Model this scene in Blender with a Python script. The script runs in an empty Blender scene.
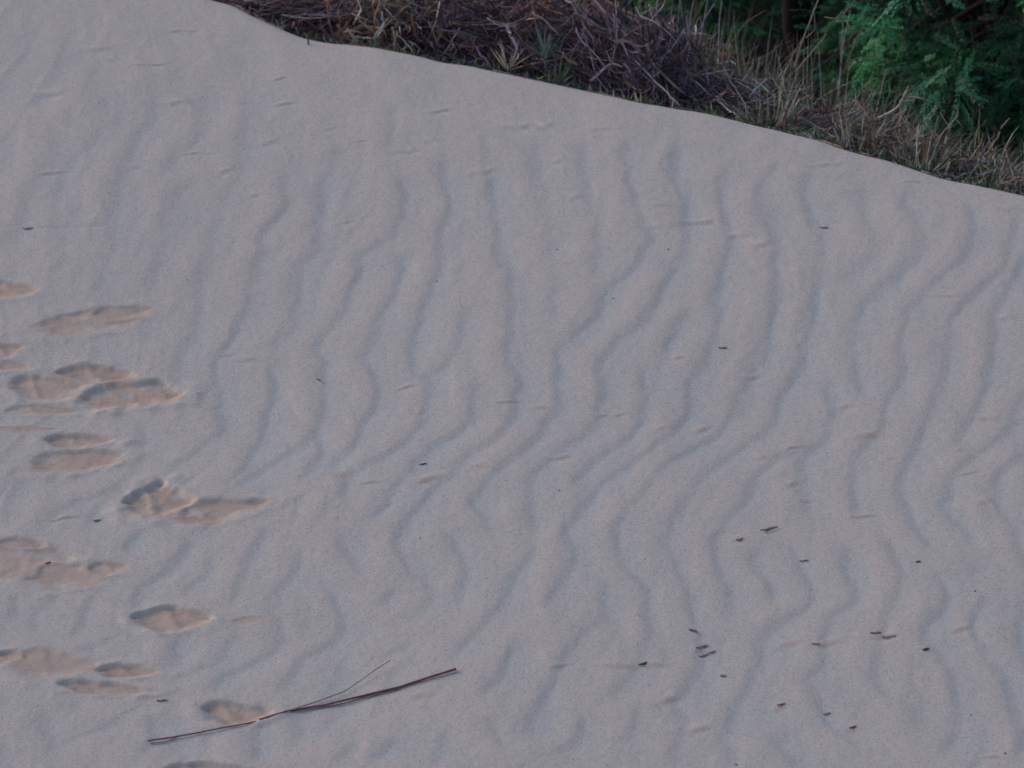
import bpy, math
import numpy as np
from mathutils import Vector
R = math.radians
rng = np.random.default_rng(7)
scene = bpy.context.scene
col = scene.collection

# ------------------------------------------------------------------ camera
PITCH, DIST, W_, H_, FPX = R(18), 15.0, 1024, 768, 6000.0
CAM = np.array([0, -DIST*math.cos(PITCH), DIST*math.sin(PITCH)])
FWD = np.array([0, math.cos(PITCH), -math.sin(PITCH)])
UP = np.array([0, math.sin(PITCH), math.cos(PITCH)])
T12 = math.tan(R(12))
cam_d = bpy.data.cameras.new('camera'); cam = bpy.data.objects.new('camera', cam_d); col.objects.link(cam)
cam.location = CAM; cam.rotation_euler = (math.pi/2-PITCH, 0, 0)
cam_d.sensor_width = 36; cam_d.lens = FPX/W_*36; cam_d.clip_end = 600; cam_d.clip_start = 0.1
cam_d.dof.use_dof = True; cam_d.dof.focus_distance = 14.7; cam_d.dof.aperture_fstop = 6.3
scene.camera = cam

def ray(px, py):
    px = np.asarray(px, float); py = np.asarray(py, float)
    a = (px-W_/2)/FPX; b = -(py-H_/2)/FPX
    return np.stack([a, FWD[1]+b*UP[1], FWD[2]+b*UP[2]], -1)
def on_sand(px, py):                       # where a photo point lies on the dune face
    d = ray(px, py)
    k = (T12*CAM[1]-CAM[2])/(d[..., 2]-T12*d[..., 1])
    return CAM[0]+k*d[..., 0], CAM[1]+k*d[..., 1]
def at(px, py, Y):
    d = ray(px, py); k = (Y-CAM[1])/d[1]
    return CAM + k*d

# ------------------------------------------------------------------ terrain
BR = [(-300,-330),(-100,-200),(60,-95),(150,-32),(185,-14),(200,-6),(235,3),(252,13),(275,24),(305,36),(330,41),(355,43),(380,47),(420,54),(436,59),(450,61),(470,63),(500,70),(530,76),(560,83),(600,91),(640,101),
      (700,110),(750,122),(800,134),(828,141),(850,149),(878,155),(905,163),(928,171),(950,178),(975,182),(1000,188),(1024,193),(1100,212),(1300,262),(1600,335)]
bx_, by_ = on_sand([p[0] for p in BR], [p[1] for p in BR])
_bx = np.arange(-6, 9, .01); _by = np.interp(_bx, bx_, by_); _k = np.hanning(13); _by = np.convolve(np.pad(_by, 6, 'edge'), _k/_k.sum(), 'valid')
def yb(x): return np.interp(x, _bx, _by)
def sp(s, w): return w*np.logaddexp(0, s/w)
def vnoise(x, y, seed):                    # smooth value noise, -1..1
    r = np.random.default_rng(seed).uniform(-1, 1, (256, 256))
    xi = np.floor(x).astype(int); yi = np.floor(y).astype(int)
    fx = x-xi; fy = y-yi; fx = fx*fx*(3-2*fx); fy = fy*fy*(3-2*fy)
    g = lambda a, b: r[a % 256, b % 256]
    return (g(xi, yi)*(1-fx)+g(xi+1, yi)*fx)*(1-fy)+(g(xi, yi+1)*(1-fx)+g(xi+1, yi+1)*fx)*fy
def fbm(x, y, seed, o=3):
    return sum(vnoise(x*2**i+13*i, y*2**i, seed+i)*.5**i for i in range(o))
DROP = T12+math.tan(R(26))
def macro(x, y):
    x = np.asarray(x, float); y = np.asarray(y, float)
    s = y-yb(x)
    z = T12*y - DROP*sp(s, .016) + math.tan(R(26))*sp(s-1.2, .25) + T12*sp(-25-y, 2.)
    far = np.clip((np.hypot(x, y)-4)/8, 0, 1)
    z = z + .007*fbm(x*1.4+3, y*.8, 21, 2)*(s < 3) + far*.35*fbm(x*.08, y*.08, 31, 3)
    z = z + np.where(s > .2, .05*fbm(x*3, y*3, 41, 3)*np.clip((s-.2)/.5, 0, 1), 0)
    return z
def gz(x, y): return float(macro(x, y))

# ripple crest lines, each a run of points on the sand (given as they were surveyed in the photograph)
LINES = [
 [(393,171),(400,206),(389,230),(373,241),(355,252),(354,270),(343,300),(331,320),(314,345),(320,368),(320,403),(312,430),(316,450),(305,470),(289,480)],
 [(394,246),(394,282),(382,302),(370,333),(359,356),(370,380),(374,395),(359,423),(351,442),(330,462),(318,480)],
 [(437,150),(438,166),(444,202),(437,233),(433,262),(427,285),(421,302),(417,321),(405,356),(413,372),(425,384),(421,411),(405,438),(370,459),(347,473),(339,491),(339,509)],
 [(462,296),(458,325),(448,356),(429,372),(405,378)],
 [(468,374),(470,407),(456,430),(429,446),(405,470),(388,493),(374,515),(359,521)],
 [(485,165),(491,219),(495,251),(507,286),(503,356),(513,387),(507,419),(488,440),(472,450),(452,468),(435,485),(413,505),(398,528),(392,548),(404,571),(425,587),(421,603),(405,622)],
 [(528,135),(532,178),(544,219),(542,259),(550,294),(546,326)],
 [(575,131),(578,170),(591,219),(589,266),(591,285)],
 [(620,135),(623,178),(637,213),(644,243),(624,270),(601,294),(593,313),(569,337),(556,350),(552,376),(554,407),(534,434),(511,456),(488,474),(472,493),(470,509),(484,528),(491,548)],
 [(675,140),(670,175),(683,216),(679,250),(661,283),(645,310),(632,329),(612,341),(595,368),(597,399),(587,428),(566,444),(542,462),(527,482),(525,509),(529,544),(525,560),(507,579),(501,599),(491,614),(472,632),(452,651),(445,669)],
 [(443,525),(445,544),(458,564),(458,587),(450,614)],
 [(634,362),(640,395),(640,419),(628,434),(605,450),(581,470),(554,487)],
 [(698,301),(680,318),(663,343),(659,362)],
 [(722,165),(714,201),(726,232),(718,267),(710,298),(714,325),(702,359),(687,378),(684,411),(663,436),(640,454),(612,472),(585,497),(570,517),(562,536),(571,556),(560,575),(548,595),(541,614)],
 [(780,154),(757,181),(757,209),(772,240),(769,267),(767,310),(761,347),(745,374),(733,402),(722,425),(702,441),(668,459),(649,477),(630,501),(614,525),(614,548),(620,568),(636,583),(642,607),(642,646),(628,675),(612,695),(608,706)],
 [(593,575),(597,599),(595,622),(573,642),(558,663),(542,695),(530,718),(525,734),(534,749)],
 [(808,165),(800,201),(815,236),(815,275),(806,315),(796,359),(780,390),(772,413),(757,433),(733,448),(704,470),(685,497),(665,527),(660,544),(672,570),(681,592),(684,612),(693,640),(694,662),(686,686),(667,702),(677,722),(673,745),(668,775)],
 [(810,374),(827,409),(821,435),(802,450),(796,484),(804,519)],
 [(815,444),(790,449),(769,456),(749,480),(741,499),(722,519),(710,542),(714,573),(724,597),(729,624)],
 [(780,538),(792,562),(804,585),(804,605),(772,624),(755,642),(755,663),(741,687),(726,726),(720,738),(726,757),(722,780)],
 [(753,538),(749,562),(763,585),(768,612)],
 [(855,178),(858,212),(868,244),(853,268),(827,284)],
 [(901,182),(900,205),(913,228),(913,252),(890,275),(866,295),(850,320),(845,352),(855,386),(859,402)],
 [(960,195),(967,220),(964,248),(936,275),(913,298),(900,318),(897,345),(897,374),(880,405),(873,431),(852,450),(847,476),(849,507),(850,524)],
 [(839,540),(839,570),(849,593),(845,605),(827,616),(819,636),(819,663),(802,679),(812,698),(823,722),(843,738),(874,753)],
 [(1007,200),(1010,228),(999,263),(979,283),(950,312),(944,339),(937,386),(925,409),(913,437),(897,472),(897,499),(908,522),(925,545),(945,560)],
 [(874,530),(893,566),(893,589),(880,616),(874,640),(870,671),(882,695),(913,714),(917,734)],
 [(1030,240),(1007,283),(990,312),(989,339),(983,378),(968,413),(956,437),(935,452)],
 [(1040,370),(1022,390),(999,433),(964,456),(946,476),(944,495),(936,507),(956,527),(975,552)],
 [(925,566),(940,593),(936,609),(921,624),(919,640),(936,659),(948,691),(956,718),(944,741),(929,756)],
 [(1045,430),(1022,448),(993,476),(991,503),(1012,530),(1018,573)],
 [(987,590),(972,616),(968,632),(983,655),(999,679),(1011,710),(1018,730),(1012,765)],
 [(1022,590),(1014,620),(1018,645),(1035,680)],
 [(393,95),(385,125),(393,150)],
 [(262,356),(269,388),(262,419),(254,442),(240,465),(222,482)],
 [(338,140),(319,179),(314,222),(313,245),(295,264),(290,300),(287,322),(270,340),(263,352)],
 [(276,165),(283,202),(260,230),(256,250),(250,277),(242,300),(228,333),(211,360),(213,403),(219,427),(195,446),(168,466),(148,477),(117,489),(94,507),(78,535)],
 [(240,80),(238,120),(237,163),(217,198),(209,234),(203,250),(195,280),(193,320),(176,352),(172,380),(178,420)],
 [(133,411),(137,442),(133,466),(102,489),(59,503),(35,530)],
 [(198,90),(194,128),(174,152),(150,176)],
 [(194,171),(166,198),(160,237),(151,268),(143,285),(137,302)],
 [(145,70),(146,117),(117,164),(109,211),(107,240),(95,270),(86,305)],
 [(98,90),(98,129),(59,172),(51,219),(57,250),(43,290)],
 [(45,120),(48,160),(20,200),(12,240),(5,262)],
 [(188,525),(172,558),(148,577),(133,589),(125,616),(109,632)],
 [(133,526),(121,550)],
 [(211,546),(203,566),(184,585),(176,601)],
 [(254,515),(256,538),(238,570),(230,593),(219,609)],
 [(297,542),(289,570),(273,593),(266,609),(277,632),(268,650),(235,666),(220,674),(207,695)],
 [(332,530),(348,562),(356,578)],
 [(312,581),(332,601),(336,630),(318,646),(301,654),(285,679),(270,698)],
 [(390,587),(374,607)],
 [(405,640),(380,655)],
 [(523,636),(507,656),(495,679),(464,706)],
 [(485,712),(489,738),(503,757)],
 [(577,714),(573,738),(550,757)],
 [(632,705),(628,730),(616,747)],
 [(440,726),(436,749),(425,770)],
 [(390,734),(370,761)],
 [(347,738),(331,761)],
 [(51,589),(31,609),(23,636)],
 [(90,589),(78,609),(76,622),(59,640)],
 [(43,702),(39,726),(63,757)],
 [(230,624),(215,655),(176,675)],
 [(117,714),(94,726)],
 [(176,630),(172,660)],
 [(300,700),(296,722),(290,745)],[(310,414),(300,439),(270,459),(240,479),(225,489)],[(172,632),(165,660),(150,668)],[(255,715),(252,740),(247,762)],[(150,709),(146,735),(138,752)],[(10,590),(4,620)],[(68,650),(95,640)],
 [(760,735),(790,760),(800,780)],
]
XS0, XS1, YS0, YS1, ST = -1.66, 1.66, -2.1, 2.55, .0045
def grow(a, sign, top, first):
    out = []; d = first; v = a
    while abs(v) < top:
        v += sign*d; out.append(v); d *= 1.16
    return out
gx = np.concatenate([grow(XS0, -1, 260, .01)[::-1], np.arange(XS0, XS1, ST), grow(XS1, 1, 260, .01)])
gy = np.concatenate([grow(YS0, -1, 60, .01)[::-1], np.arange(YS0, YS1, ST), grow(YS1, 1, 400, .01)])
GX, GY = np.meshgrid(gx, gy, indexing='ij')
Hd = np.zeros_like(GX); cov = np.full_like(GX, 9.)
tan_mask = np.zeros_like(GX)
def window(x0, x1, y0, y1):
    i0, i1 = np.searchsorted(gx, [x0, x1]); j0, j1 = np.searchsorted(gy, [y0, y1])
    return slice(i0, i1), slice(j0, j1)
def smooth(t): t = np.clip(t, 0, 1); return t*t*(3-2*t)
def ripple(pts, amp, wd):
    P = np.array(pts, float)
    if P[0, 1] > P[-1, 1]: P = P[::-1]
    x, y = on_sand(P[:, 0], P[:, 1])
    # smooth resample
    n = len(P); t = np.arange(n); tt = np.linspace(0, n-1, (n-1)*4+1)
    def cr(v):
        o = np.zeros(len(tt))
        vv = np.concatenate([[2*v[0]-v[1]], v, [2*v[-1]-v[-2]]])
        i = np.minimum(tt.astype(int), n-2); f = tt-i
        a, b, c, d = vv[i], vv[i+1], vv[i+2], vv[i+3]
        return .5*((2*b)+(-a+c)*f+(2*a-5*b+4*c-d)*f*f+(-a+3*b-3*c+d)*f**3)
    x, y = cr(x), cr(y)
    sl = window(x.min()-.13, x.max()+.22, y.min()-.1, y.max()+.1)
    X, Y = GX[sl], GY[sl]
    Xw = X+.008*vnoise(X*22, Y*16, 3); Yw = Y
    best = np.full(X.shape, 9.); sg = np.zeros(X.shape); arc = np.zeros(X.shape); L = 0
    for i in range(len(x)-1):
        dx, dy = x[i+1]-x[i], y[i+1]-y[i]; l = math.hypot(dx, dy)
        u = np.clip(((Xw-x[i])*dx+(Yw-y[i])*dy)/l**2, 0, 1)
        ex, ey = Xw-(x[i]+u*dx), Yw-(y[i]+u*dy); d = np.hypot(ex, ey)
        m = d < best
        best = np.where(m, d, best); sg = np.where(m, np.where(dx*ey-dy*ex > 0, 1, -1), sg); arc = np.where(m, L+u*l, arc)
        L += l
    sd = best*sg; cov[sl] = np.minimum(cov[sl], best)
    tap = min(.10, L*.35)
    A = smooth((arc+.01)/tap)*smooth((L-arc+.01)/tap)
    A = A*(.9+.2*vnoise(arc*7+pts[0][0], arc*0, 5))
    k = smooth((sd+.009*wd)/(.031*wd))*np.exp(-(np.clip(sd-.020, 0, None)/.062)**1.3)
    k = k-.2*np.exp(-((sd+.030)/.022)**2)              # slightly raised crest
    Hd[sl] -= amp*A*k
for ln in LINES: 
    ym = np.mean([p[1] for p in ln])
    ripple(ln, .0030 if ym > 260 else .0020, 1.1 if ym > 300 else 1.5)
# ripples beyond the surveyed patch follow the same wind
ph = (GX+.07*fbm(GX*1.3, GY*1.9, 61, 2)-.22*GY+.012*vnoise(GX*6, GY*9, 77))/.115
fr = ph-np.floor(ph)
saw = -np.exp(-fr*2.4)*smooth(fr/.12)
ex = np.maximum(smooth((np.abs(GX)-1.46)/.15), smooth((-1.80-GY)/.15))
reach = 1-smooth((np.hypot(GX, GY)-6)/6)
near = smooth((yb(GX)-GY)/.25)
saw = np.where((np.abs(GX) < 1.5) & (GY > -1.8), -np.exp(-fr*1.6)*smooth(fr/.30)*.8, saw)
ex = np.maximum(ex, .85*smooth((cov-.05)/.045)*smooth((yb(GX)-GY-.25)/.9))
Hd += np.where(np.minimum(np.abs(GX), 99) < 30, .0032*saw*ex*reach*near, 0)
Hd *= np.where(GY < yb(GX), smooth((yb(GX)-GY)/.22), 0)

# footprints: px centre, width, height, tilt, depth(m)
FOOT = [(97,373,72,20,4,.022),(128,391,92,24,-4,.024),(45,386,64,22,3,.018),(35,408,70,9,0,.010),(74,438,64,13,0,.022),(75,459,92,18,-6,.014),
 (160,496,66,28,2,.030),(215,510,88,18,-9,.016),(22,556,80,34,4,.012),(62,572,70,22,-5,.010),(108,566,36,12,0,.012),(170,617,62,20,2,.024),(10,656,40,13,0,.022),(52,664,72,26,8,.009),
 (124,668,60,12,0,.020),(100,686,84,12,3,.020),(232,712,58,20,2,.022),(205,767,90,14,0,.022),(92,320,112,18,-9,.012),(120,312,60,12,-6,.010),(8,288,56,14,0,.014),(4,350,36,14,0,.014),(2,364,40,10,0,.012),
 (248,619,36,6,-6,.005),(20,428,60,6,0,.006),(20,540,50,8,4,.012)]
for i, (cx, cy, w, h, rot, dep) in enumerate(FOOT):
    h *= 1.22; w *= 1.04; x, y = on_sand(cx, cy); xa, _ = on_sand(cx+w/2, cy); _, y1 = on_sand(cx, cy-h/2)
    a, b = float(xa-x), float(y1-y)
    sl = window(x-a*2.2, x+a*2.2, y-b*3-.03, y+b*3+.03)
    X, Y = GX[sl]-x, GY[sl]-y
    c, s = math.cos(R(-rot*2)), math.sin(R(-rot*2))
    u, v = (X*c+Y*s)/a, (-X*s+Y*c)/b
    u = u+.2*fbm(X*12+i*9, Y*16, 90, 3); v = v+.2*fbm(X*14, Y*20+i*7, 95, 3)+.25*np.abs(u)*np.sin(i*2.3)
    r = np.sqrt(u*u+v*v)
    v2 = v*(1+.22*np.clip(u+.3, 0, 2)); r = np.sqrt(np.where(u > 0, (u/1.15)**2, u*u)+v2*v2)
    bowl = smooth((1.12-r)/np.where(v > 0, .30, .75))
    # heel and toe presses with a bar between
    bowl = bowl*(1-.3*np.exp(-((u-.25*np.sin(i*5.1)+.4*v)/.16)**2))*(.9+.15*vnoise(X*20+i, Y*30, 71))
    rim = np.exp(-((r-1.3)/.3)**2)*(.12+.16*vnoise(X*30+i, Y*30, 12))*np.where(v < 0, 1, .5)
    flat = smooth((1.5-r)/.5)
    Hd[sl] = Hd[sl]*(1-.85*flat) - dep*.47*bowl + dep*rim*.8 + dep*.05*flat*fbm(X*38, Y*38+i, 88, 3)
    tan_mask[sl] = np.maximum(tan_mask[sl], smooth((1.22-r)/.42)*min(1, .6+dep*26)*np.clip(.8+.5*fbm(X*18, Y*30, 84+i, 3), 0, 1))
x, y = on_sand(np.array([28, 60, 95, 125]), np.array([229, 229, 227, 224]))
sl = window(x.min(), x.max()+.02, y.min()-.1, y.max()+.1); yy = np.interp(GX[sl], x, y)
Hd[sl] -= .0018*np.exp(-((GY[sl]-yy)/.008)**2)*smooth((x.max()-GX[sl])/.1)
# wind scour marks: small cross steps
SC = [(96,49),(152,64),(213,85),(178,101),(238,101),(285,102),(350,104),(332,127),(270,140),(197,152),(133,166),(225,169),(260,193),(346,219),(51,173),(47,94),(545,123),(604,129),(576,194),(663,205),(703,221),(745,235),
 (483,170),(659,225),(413,148),(659,205),(704,221),(761,243),(827,164),(917,181),(737,234),(935,294),(1007,316),(858,189),(1012,208),(847,403),(874,433),(890,456),(960,448),(968,472),(987,417),(792,482),(808,499),
 (985,501),(862,514),(753,374),(702,427),(663,427),(675,357),(771,529),(740,539),(795,446),(760,455),(420,410),(407,386),(508,402),(540,407),(600,415),(620,415),(430,478),(370,481),(480,466),(560,456),(340,472),(65,514),
 (228,352),(245,356),(430,140),(395,150),(520,125),(360,139),(545,126),(560,160),(440,110),(280,78),(180,30),(115,60),(670,700),(700,727),(780,706),(853,728),(620,666),(655,664),(830,643),(790,644),(881,636),(995,757),(700,650),(560,666),(420,695),(960,628)]
for i, (cx, cy) in enumerate(SC):
    x, y = on_sand(cx, cy); w = .014+.034*rng.random()**1.5; d = .005+.009*rng.random(); am = .0016+.0014*rng.random()
    if cy > 380: am *= .8; w *= .85
    sl = window(x-.2, x+.2, y-.08, y+.08); X, Y = GX[sl]-x, GY[sl]-y
    Y = Y+.006*vnoise(X*40+i*3, Y*0, 7)-.7*X*(rng.random()-.5)+3*X*X*(rng.random()-.5)
    Hd[sl] += am*np.exp(-(X/w)**2)*(np.exp(-(Y/d)**2)-.8*np.exp(-((Y+d*1.5)/d)**2))
    if cy > 380: tan_mask[sl] = np.maximum(tan_mask[sl], .5*np.exp(-(X/w/.8)**2-((Y+d)/d)**2))
# fine roughness
inner = (np.abs(GX) < 2.2) & (np.abs(GY) < 3.2)
Hd += np.where(inner,   .00028*fbm(GX*70, GY*50, 51, 3)+.0010*fbm(GX*11, GY*8, 57, 2)+.0008*fbm(GX*16+2*fbm(GX*2, GY*2, 59, 1), GY*3.5, 63, 2), 0)*np.where(GY < yb(GX)+.1, 1, 0)
Z = macro(GX, GY)+Hd
def surf(x, y):                            # height of the finished ground
    i = int(np.clip(np.searchsorted(gx, x)-1, 0, len(gx)-2)); j = int(np.clip(np.searchsorted(gy, y)-1, 0, len(gy)-2))
    fx = (x-gx[i])/(gx[i+1]-gx[i]); fy = (y-gy[j])/(gy[j+1]-gy[j])
    return float((Z[i, j]*(1-fx)+Z[i+1, j]*fx)*(1-fy)+(Z[i, j+1]*(1-fx)+Z[i+1, j+1]*fx)*fy)

# ------------------------------------------------------------------ materials
def new_mat(name):
    m = bpy.data.materials.new(name); m.use_nodes = True
    nt = m.node_tree; b = nt.nodes['Principled BSDF']; return m, nt, b
def N(nt, t, **k):
    n = nt.nodes.new(t)
    for a, v in k.items(): setattr(n, a, v)
    return n
def mix(nt, fac, a, b, mode='MIX'):
    n = N(nt, 'ShaderNodeMix', data_type='RGBA', blend_type=mode)
    for s, v in ((n.inputs[0], fac), (n.inputs[6], a), (n.inputs[7], b)):
        if hasattr(v, 'links'): nt.links.new(v, s)
        elif isinstance(v, tuple): s.default_value = v+(1,) if len(v) == 3 else v
        else: s.default_value = v
    return n.outputs[2]
def noise(nt, vec, scale, detail=2, rough=.5):
    n = N(nt, 'ShaderNodeTexNoise'); n.inputs['Scale'].default_value = scale; n.inputs['Detail'].default_value = detail; n.inputs['Roughness'].default_value = rough
    nt.links.new(vec, n.inputs['Vector']); return n.outputs['Fac']
def ramp(nt, f, a, b, c0=0., c1=1.):
    n = N(nt, 'ShaderNodeMapRange'); n.inputs[1].default_value = a; n.inputs[2].default_value = b; n.inputs[3].default_value = c0; n.inputs[4].default_value = c1
    nt.links.new(f, n.inputs[0]); return n.outputs[0]

sand, nt, b = new_mat('sand')
g = N(nt, 'ShaderNodeNewGeometry'); P = g.outputs['Position']
a_d = N(nt, 'ShaderNodeAttribute', attribute_name='tan_tone'); a_l = N(nt, 'ShaderNodeAttribute', attribute_name='litter')
a_h = N(nt, 'ShaderNodeAttribute', attribute_name='sky_tint')
SAND_A, SAND_B = (.550, .480, .425), (.515, .455, .410)
c = mix(nt, ramp(nt, noise(nt, P, 3, 4, .6), .35, .65), SAND_A, SAND_B)
c = mix(nt, ramp(nt, a_h.outputs['Fac'], 0, 1, 0, .6), c, (.40, .465, .47))  # bluish skylight of the ripple troughs painted into the sand colour
grain = noise(nt, P, 420, 2, .7)
c = mix(nt, ramp(nt, grain, .35, .65, 0, .6), c, (.27, .245, .23))
g2 = noise(nt, P, 190, 1, .5)
c = mix(nt, ramp(nt, g2, .40, .60, 0, .4), c, (.62, .54, .48))
vor = N(nt, 'ShaderNodeTexVoronoi'); vor.inputs['Scale'].default_value = 260; nt.links.new(P, vor.inputs['Vector'])
sepc = N(nt, 'ShaderNodeSeparateColor'); nt.links.new(vor.outputs['Color'], sepc.inputs[0])
c = mix(nt, ramp(nt, sepc.outputs[0], .93, .97, 0, .28), c, (.14, .12, .12))
tan_noise = noise(nt, P, 45, 3, .6)
c2 = mix(nt, ramp(nt, tan_noise, .3, .7), (.56, .365, .265), (.47, .33, .245))
c2 = mix(nt, ramp(nt, grain, .35, .7, 0, .5), c2, (.2, .16, .13))
c = mix(nt, ramp(nt, a_d.outputs['Fac'], 0, 1, 0, .75), c, c2)  # warmer tan colour inside footprints and lower scour marks
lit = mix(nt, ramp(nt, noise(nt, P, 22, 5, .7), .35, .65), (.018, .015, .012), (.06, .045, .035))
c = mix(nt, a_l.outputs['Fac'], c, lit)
nt.links.new(c, b.inputs['Base Color']); b.inputs['Roughness'].default_value = .95; b.inputs['Specular IOR Level'].default_value = .15
bp = N(nt, 'ShaderNodeBump'); bp.inputs['Strength'].default_value = .5; bp.inputs['Distance'].default_value = .0012
ad = N(nt, 'ShaderNodeMath', operation='ADD'); nt.links.new(grain, ad.inputs[0]); nt.links.new(noise(nt, P, 130, 2, .5), ad.inputs[1])
nt.links.new(ad.outputs[0], bp.inputs['Height']); nt.links.new(bp.outputs[0], b.inputs['Normal'])

def strand_mat(name, rough=.7, trans=0, gain=1., spec=.3):
    m, nt, b = new_mat(name)
    a = N(nt, 'ShaderNodeAttribute', attribute_name='tint'); g = N(nt, 'ShaderNodeNewGeometry')
    f = noise(nt, g.outputs['Position'], 60, 3, .6)
    c = mix(nt, ramp(nt, f, .3, .7, 0, .5), a.outputs['Color'], (.03, .025, .022))
    nt.links.new(c, b.inputs['Base Color']); b.inputs['Roughness'].default_value = rough; b.inputs['Specular IOR Level'].default_value = spec
    if trans:
        t = N(nt, 'ShaderNodeBsdfTranslucent'); nt.links.new(c, t.inputs[0])
        ms = N(nt, 'ShaderNodeMixShader'); ms.inputs[0].default_value = trans
        nt.links.new(b.outputs[0], ms.inputs[1]); nt.links.new(t.outputs[0], ms.inputs[2]); nt.links.new(ms.outputs[0], nt.nodes['Material Output'].inputs[0])
    return m
M_dry = strand_mat('dry_straw', .75, .15)
M_stem = strand_mat('dead_stem', .7)
M_grass = strand_mat('green_grass', .6, .3)
M_leaf = strand_mat('tree_leaf', .55, .25, spec=.35)
M_bark = strand_mat('bark', .9, spec=.1)
M_deb = strand_mat('debris', .8)

# ------------------------------------------------------------------ mesh tools
class MB:
    def __init__(s): s.v = []; s.f = []; s.c = []; s.n = 0
    def add(s, v, f, c):
        s.v.append(np.asarray(v, float)); s.f.append(np.asarray(f)+s.n); s.c.append(np.broadcast_to(np.asarray(c, float), (len(v), 3))); s.n += len(v)
    def tube(s, pts, r0, r1, c, k=5, c1=None):
        P = np.asarray(pts, float); n = len(P)
        t = np.gradient(P, axis=0); t /= np.linalg.norm(t, axis=1)[:, None]+1e-9
        ref = np.array([.31, .17, .93]); 
        a = np.cross(t, ref); a /= np.linalg.norm(a, axis=1)[:, None]+1e-9; bb = np.cross(t, a)
        rr = np.linspace(r0, r1, n)
        ang = np.arange(k)*2*math.pi/k
        V = P[:, None]+rr[:, None, None]*(np.cos(ang)[None, :, None]*a[:, None]+np.sin(ang)[None, :, None]*bb[:, None])
        i = np.arange(n-1)[:, None]*k; j = np.arange(k)[None]; jn = (j+1) % k
        F = np.stack([i+j, i+jn, i+k+jn, i+k+j], -1).reshape(-1, 4)
        cc = np.asarray(c, float)
        if c1 is not None: C = np.repeat(cc+(np.asarray(c1)-cc)*np.linspace(0, 1, n)[:, None], k, 0)
        else: C = np.broadcast_to(cc, (n*k, 3))
        V2 = np.concatenate([V.reshape(-1, 3), P[:1], P[-1:]]); e = n*k
        s.add(V2, F, np.concatenate([C, C[:1], C[-1:]]))
        jj = np.arange(k)
        s.f.append(np.stack([jj*0+e, (jj+1) % k, jj, jj*0+e], -1)[:, :4]+s.n-len(V2)); s.f[-1][:, 3] = s.f[-1][:, 0]
        s.f.append(np.stack([jj*0+e+1, (n-1)*k+jj, (n-1)*k+(jj+1) % k, jj*0+e+1], -1)+s.n-len(V2))
    def ribbons(s, P, w, c, side=None):      # P (m, n, 3): m blades of n points, w (m,), c (m,3)
        m, n, _ = P.shape
        t = np.gradient(P, axis=1)
        if side is None: side = rng.normal(size=(m, 1, 3))
        a = np.cross(t, side); a /= np.linalg.norm(a, axis=2)[..., None]+1e-9
        prof = np.minimum(1, np.linspace(1.15, .05, n)*1.6)[None, :, None]
        w = w[:, None, None]*prof*.5
        V = np.stack([P-a*w, P+a*w], 2).reshape(-1, 3)
        base = (np.arange(m)*n*2)[:, None]+(np.arange(n-1)*2)[None]
        F = np.stack([base, base+1, base+3, base+2], -1).reshape(-1, 4)
        s.add(V, F, np.repeat(c, n*2, 0))
    def build(s, name, mat, parent=None, smooth_=False):
        V = np.concatenate(s.v); C = np.concatenate(s.c); F = np.concatenate([np.asarray(f).reshape(-1, 4) for f in s.f])
        tri = F[:, 3] == F[:, 0]
        me = bpy.data.meshes.new(name)
        me.vertices.add(len(V)); me.vertices.foreach_set('co', V.ravel())
        cnt = np.where(tri, 3, 4); starts = np.concatenate([[0], np.cumsum(cnt)[:-1]])
        mask = np.ones(F.shape, bool); mask[tri, 3] = False
        idx = F[mask]
        me.loops.add(len(idx)); me.loops.foreach_set('vertex_index', idx.astype(np.int32))
        me.polygons.add(len(F)); me.polygons.foreach_set('loop_start', starts.astype(np.int32))
        me.update(calc_edges=True)
        a = me.attributes.new('tint', 'FLOAT_COLOR', 'POINT')
        a.data.foreach_set('color', np.concatenate([C, np.ones((len(C), 1))], 1).ravel())
        if smooth_: me.polygons.foreach_set('use_smooth', np.ones(len(F), bool))
        me.materials.append(mat)
        o = bpy.data.objects.new(name, me); col.objects.link(o)
        if parent: o.parent = parent
        return o
def tag(o, label=None, cat=None, group=None, kind=None):
    for k, v in (('label', label), ('category', cat), ('group', group), ('kind', kind)):
        if v: o[k] = v
    return o
def empty(name, loc, label, cat, group=None):
    o = bpy.data.objects.new(name, None); o.location = loc; o.empty_display_size = .1; col.objects.link(o)
    return tag(o, label, cat, group)

# ------------------------------------------------------------------ the dune
nx, ny = len(gx), len(gy)
me = bpy.data.meshes.new('sand_dune')
V = np.stack([GX, GY, Z], -1).reshape(-1, 3)
me.vertices.add(len(V)); me.vertices.foreach_set('co', V.ravel())
i = np.arange(nx-1)[:, None]*ny; j = np.arange(ny-1)[None]
F = np.stack([i+j, i+ny+j, i+ny+j+1, i+j+1], -1).reshape(-1, 4)
me.loops.add(F.size); me.loops.foreach_set('vertex_index', F.ravel().astype(np.int32))
me.polygons.add(len(F)); me.polygons.foreach_set('loop_start', (np.arange(len(F))*4).astype(np.int32))
me.polygons.foreach_set('use_smooth', np.ones(len(F), bool)); me.update(calc_edges=True)
S = GY-yb(GX)
sky_tint = np.clip((-Hd-.0004)/.0036, 0, 1)*(1-np.clip(tan_mask*2, 0, 1))
for nm, arr in (('tan_tone', tan_mask), ('litter', smooth((S-.05+.03*fbm(GX*9, GY*9, 17, 2))/.10)), ('sky_tint', sky_tint)):
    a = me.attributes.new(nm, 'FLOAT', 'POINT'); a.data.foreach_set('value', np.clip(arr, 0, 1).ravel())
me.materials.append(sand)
o = bpy.data.objects.new('sand_dune', me); col.objects.link(o); tag(o, kind='structure')

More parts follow.
